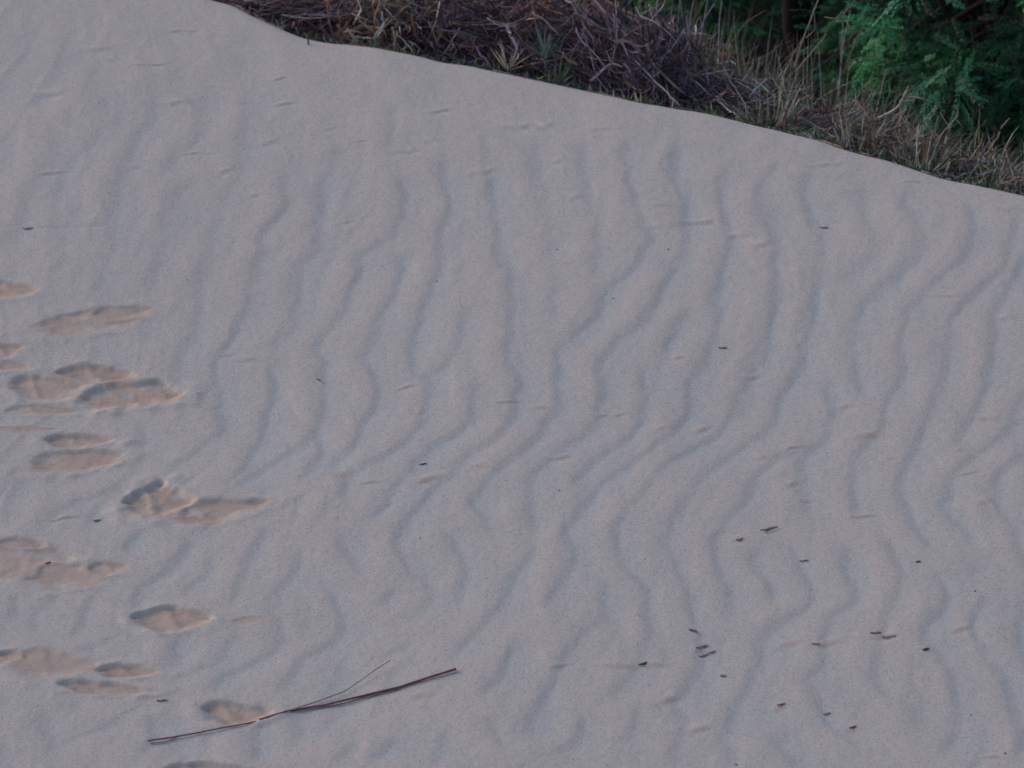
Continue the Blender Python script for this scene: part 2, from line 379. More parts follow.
# ------------------------------------------------------------------ vegetation
def pal(cols, m, jit=.45):
    cols = np.array(cols)*1.2; c = cols[rng.integers(len(cols), size=m)]
    return np.clip(c*np.exp(rng.normal(0, jit, (m, 1))), .004, .8)
PURPLE = [(.16,.085,.115),(.10,.055,.085),(.20,.14,.18),(.05,.035,.045),(.04,.028,.038),(.27,.21,.23)]
BROWN = [(.20,.105,.075),(.27,.16,.11),(.10,.055,.045),(.34,.22,.16)]
RUST = [(.21,.085,.06),(.13,.055,.045),(.28,.13,.085)]
STRAW = [(.46,.38,.27),(.34,.29,.20),(.60,.53,.42),(.24,.20,.17),(.42,.38,.34)]
GREEN = [(.11,.18,.09),(.08,.15,.08),(.17,.21,.10),(.06,.12,.08)]
TEAL = [(.034,.150,.064),(.022,.090,.044),(.062,.235,.085),(.042,.165,.085)]
def heap_strands(m, rad, hgt, L, bias, spread, curl, n=7, droop=.0):
    # tangled strands inside a low mound
    u = rng.random(m)*2*math.pi; r = np.sqrt(rng.random(m)); zz = rng.random(m)**.7
    x = rad[0]*r*np.cos(u); y = rad[1]*r*np.sin(u); z = hgt*zz*(1-.75*r**2)
    d = np.array(bias)[None]+rng.normal(0, 1, (m, 3))*np.array(spread)[None]
    d /= np.linalg.norm(d, axis=1)[:, None]
    l = L*np.exp(rng.normal(0, .35, m))
    pts = np.zeros((m, n, 3)); p = np.stack([x, y, z], -1)-d*l[:, None]*.5
    for i in range(n):
        pts[:, i] = p; p = p+d*(l/(n-1))[:, None]
        d = d+rng.normal(0, curl, (m, 3)); d[:, 2] -= droop/n; d /= np.linalg.norm(d, axis=1)[:, None]
    pts[..., 2] = np.maximum(pts[..., 2], -.02)
    return pts
def tuft_strands(m, base, L, lean, curl, n=8, droop=.6, bias=(0, 0)):
    u = rng.random(m)*2*math.pi; r = base*np.sqrt(rng.random(m))
    p = np.stack([r*np.cos(u), r*np.sin(u), 0*u], -1)
    le = np.abs(rng.normal(0, lean, m))
    d = np.stack([np.cos(u)*le+bias[0], np.sin(u)*le+bias[1], np.ones(m)], -1); d /= np.linalg.norm(d, axis=1)[:, None]
    l = L*rng.uniform(.35, 1.1, m); pts = np.zeros((m, n, 3)); dr = droop*rng.uniform(0, 1.6, m)
    for i in range(n):
        pts[:, i] = p; p = p+d*(l/(n-1))[:, None]
        d = d+rng.normal(0, curl, (m, 3)); d[:, 2] -= dr/n*1.5; d /= np.linalg.norm(d, axis=1)[:, None]
    return pts
def settle(pts, x, y, z0):
    # keep strands above the sand they rest on
    X = pts[..., 0]+x; Y = pts[..., 1]+y; g = macro(X, Y)-z0
    pts[..., 1] = np.maximum(Y, yb(X)+.012+.03*rng.random(Y.shape))-y; g = macro(X, pts[..., 1]+y)-z0
    pts[..., 2] = np.maximum(pts[..., 2], g+.004); return pts
def base_at(px, s):
    x = float(on_sand(px, 80)[0])*(1+s*.06); y = float(yb(x))+s
    return x, y, gz(x, y)
def heap(name, label, cat, px, s, rad, hgt, parts, group=None):
    x, y, z = base_at(px, s); e = empty(name, (x, y, z), label, cat, group)
    for (pn, m, L, w, cols, bias, spread, curl, mat) in parts:
        mb = MB(); P = heap_strands(m, rad, hgt, L, bias, spread, curl)
        P = settle(P+np.array([0, 0, .0]), x, y, z)
        mb.ribbons(P, w*np.exp(rng.normal(0, .3, m)), pal(cols, m)); mb.build(pn, mat, e)
    return e
def tuft(name, label, cat, px, s, parts, group=None):
    x, y, z = base_at(px, s); e = empty(name, (x, y, z), label, cat, group)
    for (pn, m, base, L, w, cols, lean, curl, droop, bias, mat) in parts:
        mb = MB(); P = settle(tuft_strands(m, base, L, lean, curl, droop=droop, bias=bias), x, y, z)
        P[:, 0, 2] -= .02
        mb.ribbons(P, w*np.exp(rng.normal(0, .3, m)), pal(cols, m)); mb.build(pn, mat, e)
    return e
fl = (1.2, .9, .5)
# heap of dead plants, left to right
heap('dead_brush', 'purple-brown dead twigs lying along the sand at the left end of the brush', 'dead brush', 262, .16, (.20,.14), .14,
     [('twigs', 420, .17, .0035, PURPLE, (1,-.2,.1), (.5,.5,.3), .12, M_stem), ('dead_leaves', 160, .08, .006, BROWN, (1,0,0), fl, .3, M_dry)])
heap('dead_brush', 'matted brown and rust dead leaves behind the thin upright twig', 'dead brush', 318, .30, (.24,.24), .22,
     [('dead_leaves', 900, .15, .006, BROWN+RUST+PURPLE, (.6,0,.1), fl, .28, M_dry), ('twigs', 500, .2, .0035, PURPLE, (1,-.3,.2), fl, .1, M_stem)])
heap('dead_brush', 'curly orange-brown dead grass bunch hanging over the sand edge', 'dead brush', 385, .26, (.18,.20), .24,
     [('dead_leaves', 800, .16, .006, BROWN+BROWN+STRAW+RUST, (.1,-.4,-.6), (.7,.6,.7), .3, M_dry), ('twigs', 350, .18, .003, PURPLE, (.7,-.3,-.3), fl, .15, M_stem)])
heap('dead_brush', 'dark purple tangle of thin stems right of the orange-brown bunch', 'dead brush', 462, .32, (.24,.26), .27,
     [('twigs', 1700, .15, .003, PURPLE+PURPLE+BROWN, (.5,-.2,-.3), fl, .24, M_stem), ('dead_leaves', 400, .1, .006, PURPLE+RUST, (.5,-.3,-.3), fl, .3, M_dry)])
heap('dead_brush', 'thick dark purple stem tangle behind the small green grass sprig', 'dead brush', 552, .38, (.26,.30), .32,
     [('twigs', 1900, .16, .003, PURPLE+PURPLE+BROWN, (.6,-.2,-.5), fl, .24, M_stem), ('dead_leaves', 450, .1, .006, PURPLE+RUST, (.5,-.3,-.3), fl, .3, M_dry)])
heap('dead_brush', 'rust-red dead foliage clump at the top edge above the purple stems', 'dead brush', 572, .85, (.28,.22), .42,
     [('dead_leaves', 1100, .13, .007, RUST+RUST+BROWN, (.2,-.3,-.5), (.8,.6,.8), .3, M_dry), ('twigs', 300, .2, .0035, BROWN, (.7,-.2,.2), fl, .1, M_stem)])
heap('dead_brush', 'greyish purple fallen stems leaning down right under the long diagonal stalks', 'dead brush', 640, .34, (.24,.28), .30,
     [('twigs', 1700, .19, .003, PURPLE, (.7,-.35,-.7), (.7,.6,.6), .2, M_stem), ('dead_leaves', 400, .1, .006, PURPLE+BROWN, (.5,-.3,-.5), fl, .3, M_dry)])
heap('dead_brush', 'brown and purple matted stalks behind the long diagonal stalks', 'dead brush', 660, .85, (.34,.28), .40,
     [('twigs', 1100, .2, .0036, PURPLE+BROWN, (.4,-.2,.2), fl, .2, M_stem), ('dead_leaves', 700, .13, .006, BROWN+STRAW, (.2,-.2,.4), fl, .3, M_dry)])
heap('dead_brush', 'matted brown and purple stems at the very top of the photo left of centre', 'dead brush', 430, .85, (.45,.25), .34,
     [('twigs', 1300, .2, .0036, PURPLE+BROWN, (.7,-.2,-.2), fl, .2, M_stem), ('dead_leaves', 500, .13, .006, BROWN+PURPLE, (.2,-.2,.2), fl, .3, M_dry)])
heap('dead_brush', 'low purple-grey mat of broken stems under the first upright straw grass', 'dead brush', 735, .30, (.22,.24), .17,
     [('twigs', 1000, .15, .0032, PURPLE+STRAW, (.5,-.2,-.1), fl, .2, M_stem), ('dead_leaves', 500, .08, .005, PURPLE+BROWN, (.4,-.2,0), fl, .3, M_dry)])
heap('dead_brush', 'low mat of grey-brown broken straw below the pale bent reeds', 'dead brush', 820, .26, (.22,.22), .13,
     [('twigs', 900, .13, .003, PURPLE+STRAW, (.4,-.2,-.1), fl, .22, M_stem), ('dead_leaves', 550, .08, .005, STRAW+BROWN, (.4,-.2,0), fl, .3, M_dry)])
heap('dead_brush', 'low mat of brown straw near the pale forked twig', 'dead brush', 895, .24, (.20,.2), .12,
     [('twigs', 800, .13, .003, BROWN+STRAW+PURPLE, (.5,-.2,0), fl, .22, M_stem), ('dead_leaves', 500, .08, .005, STRAW+BROWN, (.4,-.2,0), fl, .3, M_dry)])
heap('dead_brush', 'low mat of grey straw at the right end of the sand edge', 'dead brush', 975, .24, (.22,.2), .10,
     [('twigs', 800, .13, .003, STRAW+PURPLE, (.6,-.2,0), fl, .22, M_stem), ('dead_leaves', 450, .08, .005, STRAW+GREEN, (.4,-.2,0), fl, .3, M_dry)])

# upright dry grass
def dry(label, px, s, L, m=130, green=.3, lean=.35, bias=(0,0)):
    tuft('dry_grass', label, 'dry grass', px, s, [
        ('blades', m, .07, L*1.08, .0036, STRAW+BROWN, lean*1.15, .1, .8, bias, M_dry),
        ('green_blades', int(m*green*1.5)+3, .08, L*.8, .0042, GREEN, lean*.9, .05, .6, bias, M_grass),
        ('stalks', max(6, m//12), .04, L*1.35, .003, STRAW, lean*.6, .03, .15, bias, M_dry)])
dry('brown-green dry grass standing left of the dark tree trunk, behind the purple stems', 668, .62, .44, 150, .7)
dry('tall mixed green and straw grass at the top, between two green bushes', 712, .75, .42, 160, .8)
dry('greyish straw grass right above the purple-grey mat', 745, .45, .30, 150, .5)
dry('straw grass directly below the dark tree trunk', 782, .50, .33, 160, .6)
dry('tallest straw grass tuft, beside the pale bent reeds', 820, .45, .36, 150, .5)
dry('green-brown grass tuft right of the pale bent reeds', 850, .55, .30, 150, 1.0)
dry('straw grass around the base of the pale forked twig', 880, .38, .26, 140, .6)
dry('brown grass tuft leaning right between the forked twig and the last grass', 918, .34, .21, 120, .5, bias=(.3,0))
dry('wispy grey grass tuft with curling tips in front of the right bush', 950, .36, .22, 110, .6, .5)
dry('low straw tuft leaning up right in front of the right bush', 985, .26, .19, 110, .5, .5, (.4,0))
dry('last grey straw tuft at the right edge of the photo', 1022, .28, .19, 110, .6, .5)
dry('short brown grass at the sand edge under the straw tufts', 765, .14, .14, 110, .8, .6)
dry('short orange-brown grass at the sand edge left of the forked twig', 845, .14, .14, 110, .6, .6)
dry('short grass at the sand edge right of the forked twig', 905, .12, .12, 100, .8, .6)
dry('straw grass at the very top behind the orange-brown bunch', 600, 1.3, .5, 120, .5)
# small sprigs among the purple stems
def sprig(name, label, px, s, L, cols, m=16, lift=.0):
    x, y, z = base_at(px, s); z += lift
    e = empty(name, (x, y, z), label, 'grass sprig')
    mb = MB(); mb.ribbons(tuft_strands(m, .008, L, .7, .03, droop=.25), np.full(m, .0042), pal(cols, m, .15)); mb.build('blades', M_grass, e)
    mb = MB(); mb.tube([(0, 0, -.25), (.004, 0, -.1), (0, 0, .01)], .003, .002, cols[0]); mb.build('stem', M_stem, e)
sprig('grass_sprig', 'pale straw sprig fanning out just above the sand edge', 508, .10, .10, STRAW, 14, .03)
sprig('grass_sprig', 'blue-green grass sprig in the purple stems', 545, .14, .12, [(.10,.17,.14),(.07,.12,.10)], 16, .09)
sprig('grass_sprig', 'small green sprig rooted at the sand edge below the blue-green sprig', 556, .06, .10, GREEN, 18, .0)
sprig('grass_sprig', 'tiny pale green sprig at the sand edge behind the orange-brown bunch', 372, .03, .05, [(.16,.20,.14)], 9, .0)

# long single stalks: points given as (px, py, distance beyond the edge)
def stalk(name, label, cat, pts, r0, r1, c, mat=M_stem, twigs=(), c1=None, group=None):
    def w3(p):
        x = float(on_sand(p[0], 80)[0]); Y = float(yb(x))+p[2]; q = at(p[0], p[1], Y); return q
    Q = np.array([w3(p) for p in pts])
    n = len(Q); tt = np.linspace(0, n-1, (n-1)*4+1)
    Q = np.stack([np.interp(tt, np.arange(n), Q[:, k]) for k in range(3)], -1)
    if n > 2:
        for _ in range(3): Q[1:-1] = (Q[:-2]+2*Q[1:-1]+Q[2:])/4
    Q[1:-1] += rng.normal(0, .0012, Q[1:-1].shape)
    r0 *= .7; r1 *= .62; o0 = Q[0].copy(); mb = MB(); mb.tube(Q-o0, r0, r1, c, 6, c1)
    if not twigs:
        o = mb.build(name, mat); o.location = o0; return tag(o, label, cat, group)
    e = empty(name, o0, label, cat, group); mb.build('stem', mat, e, True)
    for tw in twigs:
        T = np.array([w3(p) for p in tw])-o0; mb = MB(); mb.tube(T, r1*1.1, r1*.5, c, 5, c1); mb.build('twig', mat, e, True)
    return e
PK = (.26, .17, .17); PL = (.34, .28, .25); DK = (.10, .055, .065)
stalk('dead_stalk', 'long pinkish stalk slanting down right across the purple stems, the thickest', 'dead stalk', [(588,-8,.40),(622,30,.32),(650,62,.24),(682,92,.14)], .008, .005, PK, twigs=[[(622,30,.32),(640,38,.30),(655,46,.30)]])
stalk('dead_stalk', 'pale grey stalk reaching down to the sand edge', 'dead stalk', [(618,40,.30),(640,66,.2),(662,88,.1),(680,106,.02)], .005, .004, (.22,.23,.24), twigs=[[(652,78,.14),(660,72,.12)]])
stalk('dead_stalk', 'reddish stalk with a broken pale end at the top left of the straw grass', 'dead stalk', [(596,-6,.50),(625,12,.46),(652,22,.42)], .009, .007, (.24,.13,.12))
stalk('dead_stalk', 'pale thin bent stalk lying on the purple mat under the straw grass', 'dead stalk', [(690,76,.3),(712,74,.26),(730,69,.24)], .003, .002, PL)
stalk('dead_stalk', 'thin grey stalk bending down right of the pale bent stalk', 'dead stalk', [(724,68,.3),(735,88,.24),(746,104,.12),(747,118,.03)], .003, .002, (.22,.2,.2))
stalk('dead_stalk', 'long pale pink twig lying level above the sand at the left end of the brush', 'dead stalk', [(282,15,.10),(306,19,.08),(325,17,.08),(352,14,.12),(368,5,.16)], .0035, .0025, (.26,.18,.20), twigs=[[(325,17,.08),(338,4,.1)],[(352,14,.12),(372,22,.1),(384,26,.1)]])
stalk('dead_stalk', 'dark purple twig poking out over the sand at the far left of the brush', 'dead stalk', [(246,14,.02),(262,12,.05),(282,5,.08),(300,-4,.12)], .003, .003, DK, twigs=[[(262,12,.05),(250,8,.05)],[(255,4,.08),(282,-2,.1)]])
stalk('dead_stalk', 'thin pale stem dropping down right from the orange-brown bunch', 'dead stalk', [(396,33,.12),(405,42,.08),(414,53,.03)], .003, .0022, (.28,.26,.30))
stalk('dead_stalk', 'thin brown stem standing in the dark tangle', 'dead stalk', [(440,48,.1),(433,32,.12),(428,20,.14)], .002, .0015, PK)
stalk('dead_stalk', 'pale bluish thin stem in the middle of the purple tangle', 'dead stalk', [(487,18,.18),(502,28,.14),(518,24,.12)], .0025, .002, (.2,.2,.25))
stalk('dead_stalk', 'thin violet stem slanting down toward the diagonal stalks', 'dead stalk', [(576,28,.24),(582,42,.18),(596,54,.14),(606,70,.1)], .003, .002, (.22,.18,.24))
stalk('dead_stalk', 'pinkish stem arching at the top edge left of the diagonal stalks', 'dead stalk', [(532,12,.25),(548,22,.22),(560,36,.18)], .003, .002, PK)
stalk('bent_reed', 'tall pale reed leaning right out of the top of the photo', 'reed', [(794,68,.42),(800,50,.42),(808,26,.42),(820,-6,.42)], .0045, .003, PL, M_dry, [[(806,38,.42),(815,30,.42),(814,10,.42)]])
stalk('bent_reed', 'pale reed slanting up right crossing the tall leaning reed foot', 'reed', [(796,72,.40),(810,54,.38),(826,34,.36)], .0045, .003, PL, M_dry)
stalk('bent_reed', 'upright forked reed whose two arms reach the top of the photo', 'reed', [(841,66,.42),(842,40,.42),(844,14,.42)], .004, .003, (.30,.25,.18), M_dry, [[(844,14,.42),(858,-4,.42)],[(843,20,.42),(824,17,.42)],[(846,20,.42),(852,32,.42),(848,46,.42)]])
stalk('bent_reed', 'brown reed with a broken leaf tip right of the forked reed', 'reed', [(846,70,.42),(853,48,.42),(862,29,.42)], .004, .003, (.24,.15,.11), M_dry)
stalk('bent_reed', 'thin grey reed arching level toward the right bush', 'reed', [(846,62,.42),(862,57,.44),(878,57,.46),(892,62,.48)], .003, .002, (.24,.23,.22), M_dry)
stalk('forked_twig', 'pale forked dry twig curving up right above the straw, brightest of the twigs', 'twig', [(878,118,.26),(893,112,.26),(902,102,.26),(907,90,.26)], .006, .005, (.40,.34,.29), M_stem, [[(905,97,.26),(916,97,.28),(930,101,.3)],[(903,101,.26),(915,100,.28)],[(907,92,.26),(908,86,.26)]])
stalk('forked_twig', 'greyish twig branching up right between two grass tufts', 'twig', [(936,142,.16),(948,126,.18),(958,118,.2),(957,108,.2)], .003, .002, PL, M_stem, [[(948,126,.18),(940,112,.2)],[(957,120,.2),(963,128,.2)]])
stalk('forked_twig', 'brown twig slanting up right near the right edge of the photo', 'twig', [(984,156,.12),(995,142,.16),(1004,124,.18),(1010,118,.2)], .0045, .003, (.26,.17,.12), M_stem, [[(990,152,.14),(1006,148,.16),(1014,137,.18)]])
stalk('forked_twig', 'small brown twig leaning on the straw left of the pale forked twig', 'twig', [(872,122,.2),(862,106,.22),(854,100,.24)], .004, .003, (.28,.17,.12), M_stem)
stalk('bent_reed', 'pale curved leaf blade standing above the mat below the tree trunk', 'reed', [(779,106,.2),(780,90,.2),(783,76,.2)], .0035, .002, (.42,.36,.27), M_dry)

# short green grass fringe along the foot of the brush, nobody could count it
m = 3000
xs = rng.uniform(-.78, 1.5, m); ss = .02+np.abs(rng.normal(0, .07, m)); 
ss = np.where(rng.random(m) < .45, rng.uniform(.05, 1.6, m), ss)
ys = yb(xs)+ss; P = tuft_strands(m, .0, .042, .8, .06, 5, .6)+np.stack([xs, ys, macro(xs, ys)-.004], -1)[:, None]
P[..., 2] += 0
mb = MB(); mb.ribbons(P, np.full(m, .0038), pal(GREEN+[(.03,.08,.06),(.025,.06,.05),(.02,.05,.045)]+STRAW[:1], m)); tag(mb.build('short_grass', M_grass), 'short green grass fringing the dune edge', 'grass', kind='stuff')
# dead leaf litter
m = 9000
xs = rng.uniform(-1.6, 2.2, m); ss = .06+rng.random(m)*4.5; ys = yb(xs)+ss
P = heap_strands(m, (0,0), 0, .07, (0,0,0), (1,1,.25), .2, 4)+np.stack([xs, ys, macro(xs, ys)+.008], -1)[:, None]
mb = MB(); mb.ribbons(P, np.full(m, .009), pal(BROWN+PURPLE+GREEN, m)*.6); tag(mb.build('leaf_litter', M_dry), 'dead leaf litter under the bushes', 'leaf litter', kind='stuff')

# ---- leafy trees
def frond_template(k=12, L=.17):
    V, F = [], []
    def leaf(p, d, l, w):
        d = d/np.linalg.norm(d); sd = np.cross(d, [0, 0, 1.]); sd /= np.linalg.norm(sd); i = len(V)
        V.extend([p, p+d*l*.45+sd*w*.5+np.array([0,0,.002]), p+d*l, p+d*l*.45-sd*w*.5+np.array([0,0,.002])]); F.append([i, i+1, i+2, i+3])
    for i in range(k):
        t = (i+1)/(k+1); p = np.array([t*L, 0, -.25*L*t*t]); l = .034*(1-.5*abs(t-.45)*1.6)
        for sgn in (-1, 1): leaf(p+np.array([rng.normal(0,.002),0,0]), np.array([.75+rng.normal(0,.2), sgn*1., -.3+rng.normal(0,.25)]), l*rng.uniform(.6,1.2), .0105)
    leaf(np.array([L*.95, 0, -.24*L]), np.array([1, 0, -.4]), .03, .011)
    i = len(V); V.extend([np.array([0, -.0012, 0]), np.array([0, .0012, 0]), np.array([L, .0006, -.25*L]), np.array([L, -.0006, -.25*L])]); F.append([i, i+1, i+2, i+3])
    return np.array(V), np.array(F)
TV, TF = frond_template()
def rots(yaw, pitch, roll):
    cy, sy, cp, sp_, cr, sr = np.cos(yaw), np.sin(yaw), np.cos(pitch), np.sin(pitch), np.cos(roll), np.sin(roll); o = 0*yaw; l = o+1
    Rz = np.stack([cy, -sy, o, sy, cy, o, o, o, l], -1).reshape(-1, 3, 3); Ry = np.stack([cp, o, sp_, o, l, o, -sp_, o, cp], -1).reshape(-1, 3, 3); Rx = np.stack([l, o, o, o, cr, -sr, o, sr, cr], -1).reshape(-1, 3, 3)
    return Rz@Ry@Rx
def leafy_tree(name, label, px, s, rad, h0, h1, clusters, per, trunk_r, cols, trunk_c, scale=1., face=.75, tx=0.):
    x, y, z = base_at(px, s); e = empty(name, (x, y, z), label, 'tree')
    C = np.array([0, 0, (h0+h1)/2]); RD = np.array([rad[0], rad[1], (h1-h0)/2])
    mb = MB(); top = np.array([tx+.1, .05, h0+(h1-h0)*.5])
    tp = np.array([[tx, 0, -.1], [tx+.02, .01, .15*h1], [tx-.02, .03, .35*h1], top]); n = len(tp)
    tt = np.linspace(0, 3, 14); tp = np.stack([np.interp(tt, range(4), tp[:, k]) for k in range(3)], -1); tp[1:-1] += rng.normal(0, .008, tp[1:-1].shape)
    mb.tube(tp, trunk_r, trunk_r*.5, trunk_c, 9); mb.build('trunk', M_bark, e, True)
    cen = []; lb = MB()
    for i in range(clusters):
        d = rng.normal(size=3); d[1] -= face*(rng.random() < .6); d /= np.linalg.norm(d)
        r = rng.uniform(.35, 1.)**.5
        c = C+RD*d*r*rng.uniform(.85, 1.1); c[2] = max(c[2], .03); cen.append(c)
        if i % 3 == 0:
            st = tp[rng.integers(4, len(tp))]; mid = (st+c)/2+np.array([0, 0, .08])+rng.normal(0, .05, 3)
            q = np.array([st, st*.6+mid*.4, mid, mid*.45+c*.55+[0,0,.02], c]); lb.tube(q, trunk_r*.3, .003, trunk_c, 5)
    lb.build('limb', M_bark, e, True)
    cen = np.array(cen); K = clusters*per
    cc = np.repeat(cen, per, 0); size = np.repeat(rng.uniform(.04, .12, clusters), per)
    dd = rng.normal(size=(K, 3)); dd[:, 2] *= .6; dd /= np.linalg.norm(dd, axis=1)[:, None]
    pos = cc+dd*(size*rng.random(K)**.5)[:, None]
    yaw = np.arctan2(dd[:, 1], dd[:, 0])+rng.normal(0, .9, K)
    Rm = rots(yaw, rng.normal(.15, .5, K), rng.normal(0, .8, K))
    sc = scale*rng.uniform(.30, .70, K)
    V = (TV[None]*sc[:, None, None])@np.transpose(Rm, (0, 2, 1))+pos[:, None]
    V = V.reshape(-1, 3); F = (TF[None]+(np.arange(K)*len(TV))[:, None, None]).reshape(-1, 4)
    cl = np.repeat(pal(cols, clusters, .55), per, 0)*np.exp(rng.normal(0, .3, (K, 1)))
    m = MB(); m.add(V, F, np.repeat(cl, len(TV), 0)); m.build('foliage', M_leaf, e)
    return e
BK = (.07, .04, .038)
leafy_tree('leafy_tree', 'dark green feathery-leaved tree filling the top right corner', 985, 1.75, (.62,.7), .05, 1.5, 200, 30, .05, TEAL, BK)
leafy_tree('leafy_tree', 'darker feathery bush left of the corner tree, behind the pale forked twig', 872, 2.35, (.34,.6), .1, 1.5, 110, 32, .04, TEAL, BK)
leafy_tree('leafy_tree', 'tree with a reddish dark trunk standing in the shadowed gap', 800, 1.9, (.5,.35), 1.0, 2.4, 60, 20, .045, TEAL, (.026,.016,.018), tx=-.03)
leafy_tree('leafy_tree', 'brighter green bush left of the shadowed gap', 705, 2.6, (.36,.5), .0, 1.3, 110, 28, .03, [(.04,.17,.06),(.03,.12,.05),(.05,.20,.08)], BK)
leafy_tree('leafy_tree', 'low grey-green bush behind the rust-red clump', 600, 2.9, (.45,.5), -.1, 1.0, 70, 22, .03, [(.04,.09,.06),(.03,.07,.05)], BK)
leafy_tree('leafy_tree', 'deep shaded bush closing the gap behind the reddish trunk', 790, 4.2, (.8,.7), -.1, 1.8, 120, 22, .05, [(.016,.055,.03),(.02,.07,.035)], BK, 1.2)
leafy_tree('leafy_tree', 'deep shaded bush far behind the corner tree', 1040, 4.0, (.8,.8), -.1, 2.0, 110, 22, .05, TEAL, BK, 1.3)
leafy_tree('leafy_tree', 'shaded bush behind the dead brush at the top of the photo', 470, 3.6, (.8,.6), -.1, 1.3, 90, 22, .04, TEAL, BK, 1.3)

# ------------------------------------------------------------------ things lying on the sand
def lying(pts, lift=.002):
    out = []
    for p in pts:
        x, y = on_sand(p[0], p[1]); x, y = float(x), float(y); out.append((x, y, surf(x, y)+lift+(p[2] if len(p) > 2 else 0)))
    return np.array(out)
def densify(Q, k=5):
    n = len(Q); tt = np.linspace(0, n-1, (n-1)*k+1); return np.stack([np.interp(tt, range(n), Q[:, i]) for i in range(3)], -1)
def lying_stem(name, label, cat, main, r0, r1, c, twigs=(), c1=None):
    Q = densify(lying(main)); o0 = Q[0].copy()
    e = empty(name, o0, label, cat) if twigs else None
    mb = MB(); mb.tube(Q-o0, r0, r1, c, 7, c1); o = mb.build('stem' if twigs else name, M_deb, e, True)
    if not twigs: o.location = o0; return tag(o, label, cat)
    for tw in twigs:
        T = densify(lying(tw[0]))-o0; mb = MB(); mb.tube(T, tw[1], tw[2], tw[3], 5); mb.build('split_strand', M_deb, e, True)
RED = (.27, .10, .125)
lying_stem('dry_reed', 'long dark red-brown reed lying on the sand with a thin split strand', 'reed stalk',
    [(456,673,.003),(430,680,.002),(400,688,.001),(360,696,.001),(325,704,.001),(287,711,.001),(259,718.5,-.001)], .0031, .0020, RED,
    [([(287,711,0),(315,702,.002),(345,691,.004),(362,681,.006),(377,672,.008),(390,665,.010)], .0013, .0009, (.22,.15,.13)),
     ([(400,689,.001),(370,697,0),(330,705,0),(290,711,0)], .0016, .001, (.16,.12,.11))])
lying_stem('dry_straw', 'short red-brown stem beside the long reed, half buried at its right end', 'grass stem',
    [(148,740,.003),(170,736,.002),(195,732,.002),(225,727,.002),(243,723,.001),(256,720,-.002)], .0022, .0014, RED,
    [([(150,741,.001),(165,740,.001),(178,735,.002)], .001, .001, (.2,.14,.12))])
# thin upright twig at the dune edge
x, y = on_sand(308, 43.5); x, y = float(x), float(y); z = surf(x, y)
mb = MB(); mb.tube([(0, 0, -.02), (.001, 0, .01), (0, 0, .022), (.002, 0, .034)], .0024, .0018, (.09,.05,.05), 6); o = mb.build('upright_twig', M_deb, None, True)
o.location = (x, y, z); tag(o, 'short dark twig standing upright in the sand before the brush', 'twig')
def scrap(name, label, cat, px, py, l, w, ang, c, curl=.08, group=None):
    x, y = on_sand(px, py); x, y = float(x), float(y); z = surf(x, y)
    l *= .7+.7*rng.random(); w *= .45+.35*rng.random(); ang += rng.normal(0, .25); n = 7; t = np.linspace(-1, 1, n); wd = w*np.sqrt(np.clip(1-t*t*.97, .02, 1))*(1+.2*np.sin(t*5+px))
    cx = t*l; cz = .0012+curl*l*(t*t)*.6+.0008*np.sin(t*7+py); bend = .15*l*np.sin(t*2.4)
    V = np.concatenate([np.stack([cx, bend-wd, cz], -1), np.stack([cx, bend, cz-.0008], -1), np.stack([cx, bend+wd, cz+.0012], -1)])
    V = np.concatenate([V, V-[0, 0, .0007]])
    F = []
    for a in (0, 1):
        for i in range(n-1):
            q = [a*n+i, a*n+i+1, a*n+n+i+1, a*n+n+i]; F.append(q); F.append([v+3*n for v in q[::-1]])
    for i in range(n-1): F.append([i+1, i, i+3*n, i+1+3*n]); F.append([2*n+i, 2*n+i+1, 5*n+i+1, 5*n+i])
    mb = MB(); mb.add(V, F, c); o = mb.build(name, M_deb, None, True); o.location = (x, y, z+.0005); o.rotation_euler = (R(12), 0, ang)
    return tag(o, label, cat, group)
LB = (.38, .28, .22); LD = (.33, .215, .185)
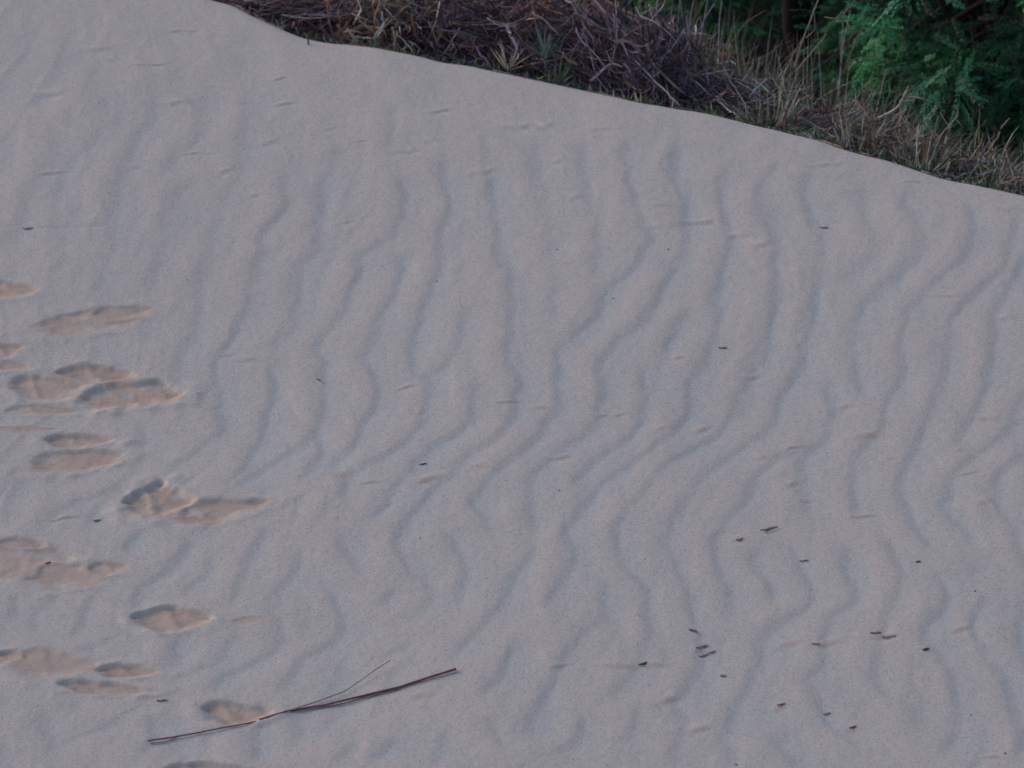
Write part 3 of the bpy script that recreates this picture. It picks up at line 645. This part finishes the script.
for px, py, l, w, an, c, lab in [
  (740,540,.011,.005,.3,LD,'dark leaf scrap just left of the flat tan scrape, right of centre'),
  (769,529,.026,.004,-.1,(.25,.17,.14),'flat tan leaf strip above the dark leaf scrap right of centre'),
  (876,635,.013,.005,-.2,LD,'dark curled leaf at the left tip of the small curled pair, lower right'),
  (889,638,.012,.003,.5,LB,'brown curled leaf at the right tip of the small curled pair, lower right'),
  (926,651,.010,.004,.2,(.10,.06,.05),'brown leaf scrap right of the small curled pair'),
  (692,632,.014,.004,-.6,(.10,.08,.085),'grey slanting leaf scrap above the brown leaf cluster, lower centre right'),
  (702,648,.013,.005,-.2,LD,'dark leaf topmost in the brown leaf cluster'),
  (712,653,.014,.004,.2,LB,'brown leaf at the right of the brown leaf cluster'),
  (704,656,.010,.004,.1,LD,'dark leaf lowest in the brown leaf cluster'),
  (644,665,.016,.004,.1,(.07,.05,.05),'dark scrap on the thin pale track line, lower centre'),
  (816,646,.010,.003,0,LB,'brown scrap on the short scuffed line, lower right'),
  (723,677,.007,.005,0,LD,'dark scrap below the brown leaf cluster'),
  (781,706,.010,.004,.1,(.22,.13,.09),'orange-brown scrap near the bottom, right of centre'),
  (827,714,.009,.003,0,LD,'small dark flake near the bottom right of the orange-brown scrap'),
  (853,728,.011,.004,.2,(.16,.09,.07),'brown flake near the bottom, right of the small dark flake'),
  (804,560,.009,.003,.1,LD,'dark flake in the sand right of centre below the tan leaf strip'),
  (918,562,.007,.003,0,(.16,.09,.06),'orange-brown flake at the right of the dark flake'),
  (162,699,.011,.004,0,LD,'dark flake on the sand above the half-buried stem'),
  (97,517,.009,.004,0,LD,'dark flake beside the deep footprint'),
  (48,560,.010,.003,.1,(.11,.05,.04),'red-brown flake in the shallow footprint at the left edge'),
  (28,229,.011,.004,0,LD,'dark flake at the head of a thin drag line, upper left'),
  (723,347,.009,.003,-.3,LD,'dark flake on the upper right sand'),
  (824,227,.009,.003,-.1,LD,'dark flake nearest the straw grass on the upper right sand'),
  (318,378,.013,.0015,-1.0,(.09,.06,.05),'tiny dark straw lying among the ripples left of centre'),
  (423,464,.010,.002,.3,(.09,.06,.05),'tiny brown flake near the middle ripples'),
  (770,528,.001,.001,0,LD,None)]:
    if lab: scrap('leaf_scrap', lab, 'leaf scrap', px, py, l, w, an, c)
SEED = [(274,411),(437,279),(613,298),(518,375),(668,249),(559,491),(498,488),(420,539),(645,560),(563,618),(728,595),(736,764),(1005,754),(971,715),(557,248),(2,716),(150,766),(837,664),(823,662),(975,591),(648,590),(420,762),(640,618)]
sb = MB(); u = np.linspace(0, math.pi, 6); rr = np.sin(u)*.0026+1e-5
ring = [[(r*math.cos(a)*(1.3+.2*math.cos(3*a)), r*math.sin(a), .002-.002*math.cos(uu)) for a in np.arange(8)*math.pi/4] for r, uu in zip(rr, u)]
VV = np.array(ring).reshape(-1, 3); FF = [[i*8+j, i*8+(j+1) % 8, (i+1)*8+(j+1) % 8, (i+1)*8+j] for i in range(5) for j in range(8)]
sb.add(VV, FF, (.07, .05, .05)); seed0 = sb.build('dark_seed', M_deb, None, True)
for k, (px, py) in enumerate(SEED):
    o = seed0 if k == 0 else seed0.copy()
    if k: col.objects.link(o)
    x, y = on_sand(px, py); x, y = float(x), float(y); q = .4+.5*rng.random(); o.location = (x, y, surf(x, y)-.0006); o.scale = (q, q, q*.8); o.rotation_euler = (0, 0, rng.random()*6)
    tag(o, 'tiny dark seed speck lying on the rippled sand', 'seed', 'dark seed specks scattered on the sand')

# ------------------------------------------------------------------ light
SUN_EL, SUN_AZ = R(30), R(-66)         # azimuth from +Y (away from camera), negative = left
w = bpy.data.worlds.new('World'); scene.world = w; w.use_nodes = True
bg = w.node_tree.nodes['Background']; sk = w.node_tree.nodes.new('ShaderNodeTexSky'); sk.sky_type = 'NISHITA'; sk.sun_disc = False
sk.sun_elevation = SUN_EL; sk.sun_rotation = SUN_AZ; sk.air_density = 1.0; sk.dust_density = 1.0; sk.ozone_density = 1.5
w.node_tree.links.new(sk.outputs[0], bg.inputs[0]); bg.inputs[1].default_value = .15
sd = bpy.data.lights.new('sun', 'SUN'); sd.energy = 1.95; sd.angle = R(34); sd.color = (1, .84, .76)
so = bpy.data.objects.new('sun', sd); col.objects.link(so)
dv = Vector((math.sin(SUN_AZ)*math.cos(SUN_EL), math.cos(SUN_AZ)*math.cos(SUN_EL), math.sin(SUN_EL)))
so.rotation_euler = dv.to_track_quat('Z', 'Y').to_euler()
scene.view_settings.view_transform = 'Standard'; scene.view_settings.look = 'None'; scene.view_settings.exposure = 0
scene.render.resolution_x = 1024; scene.render.resolution_y = 768
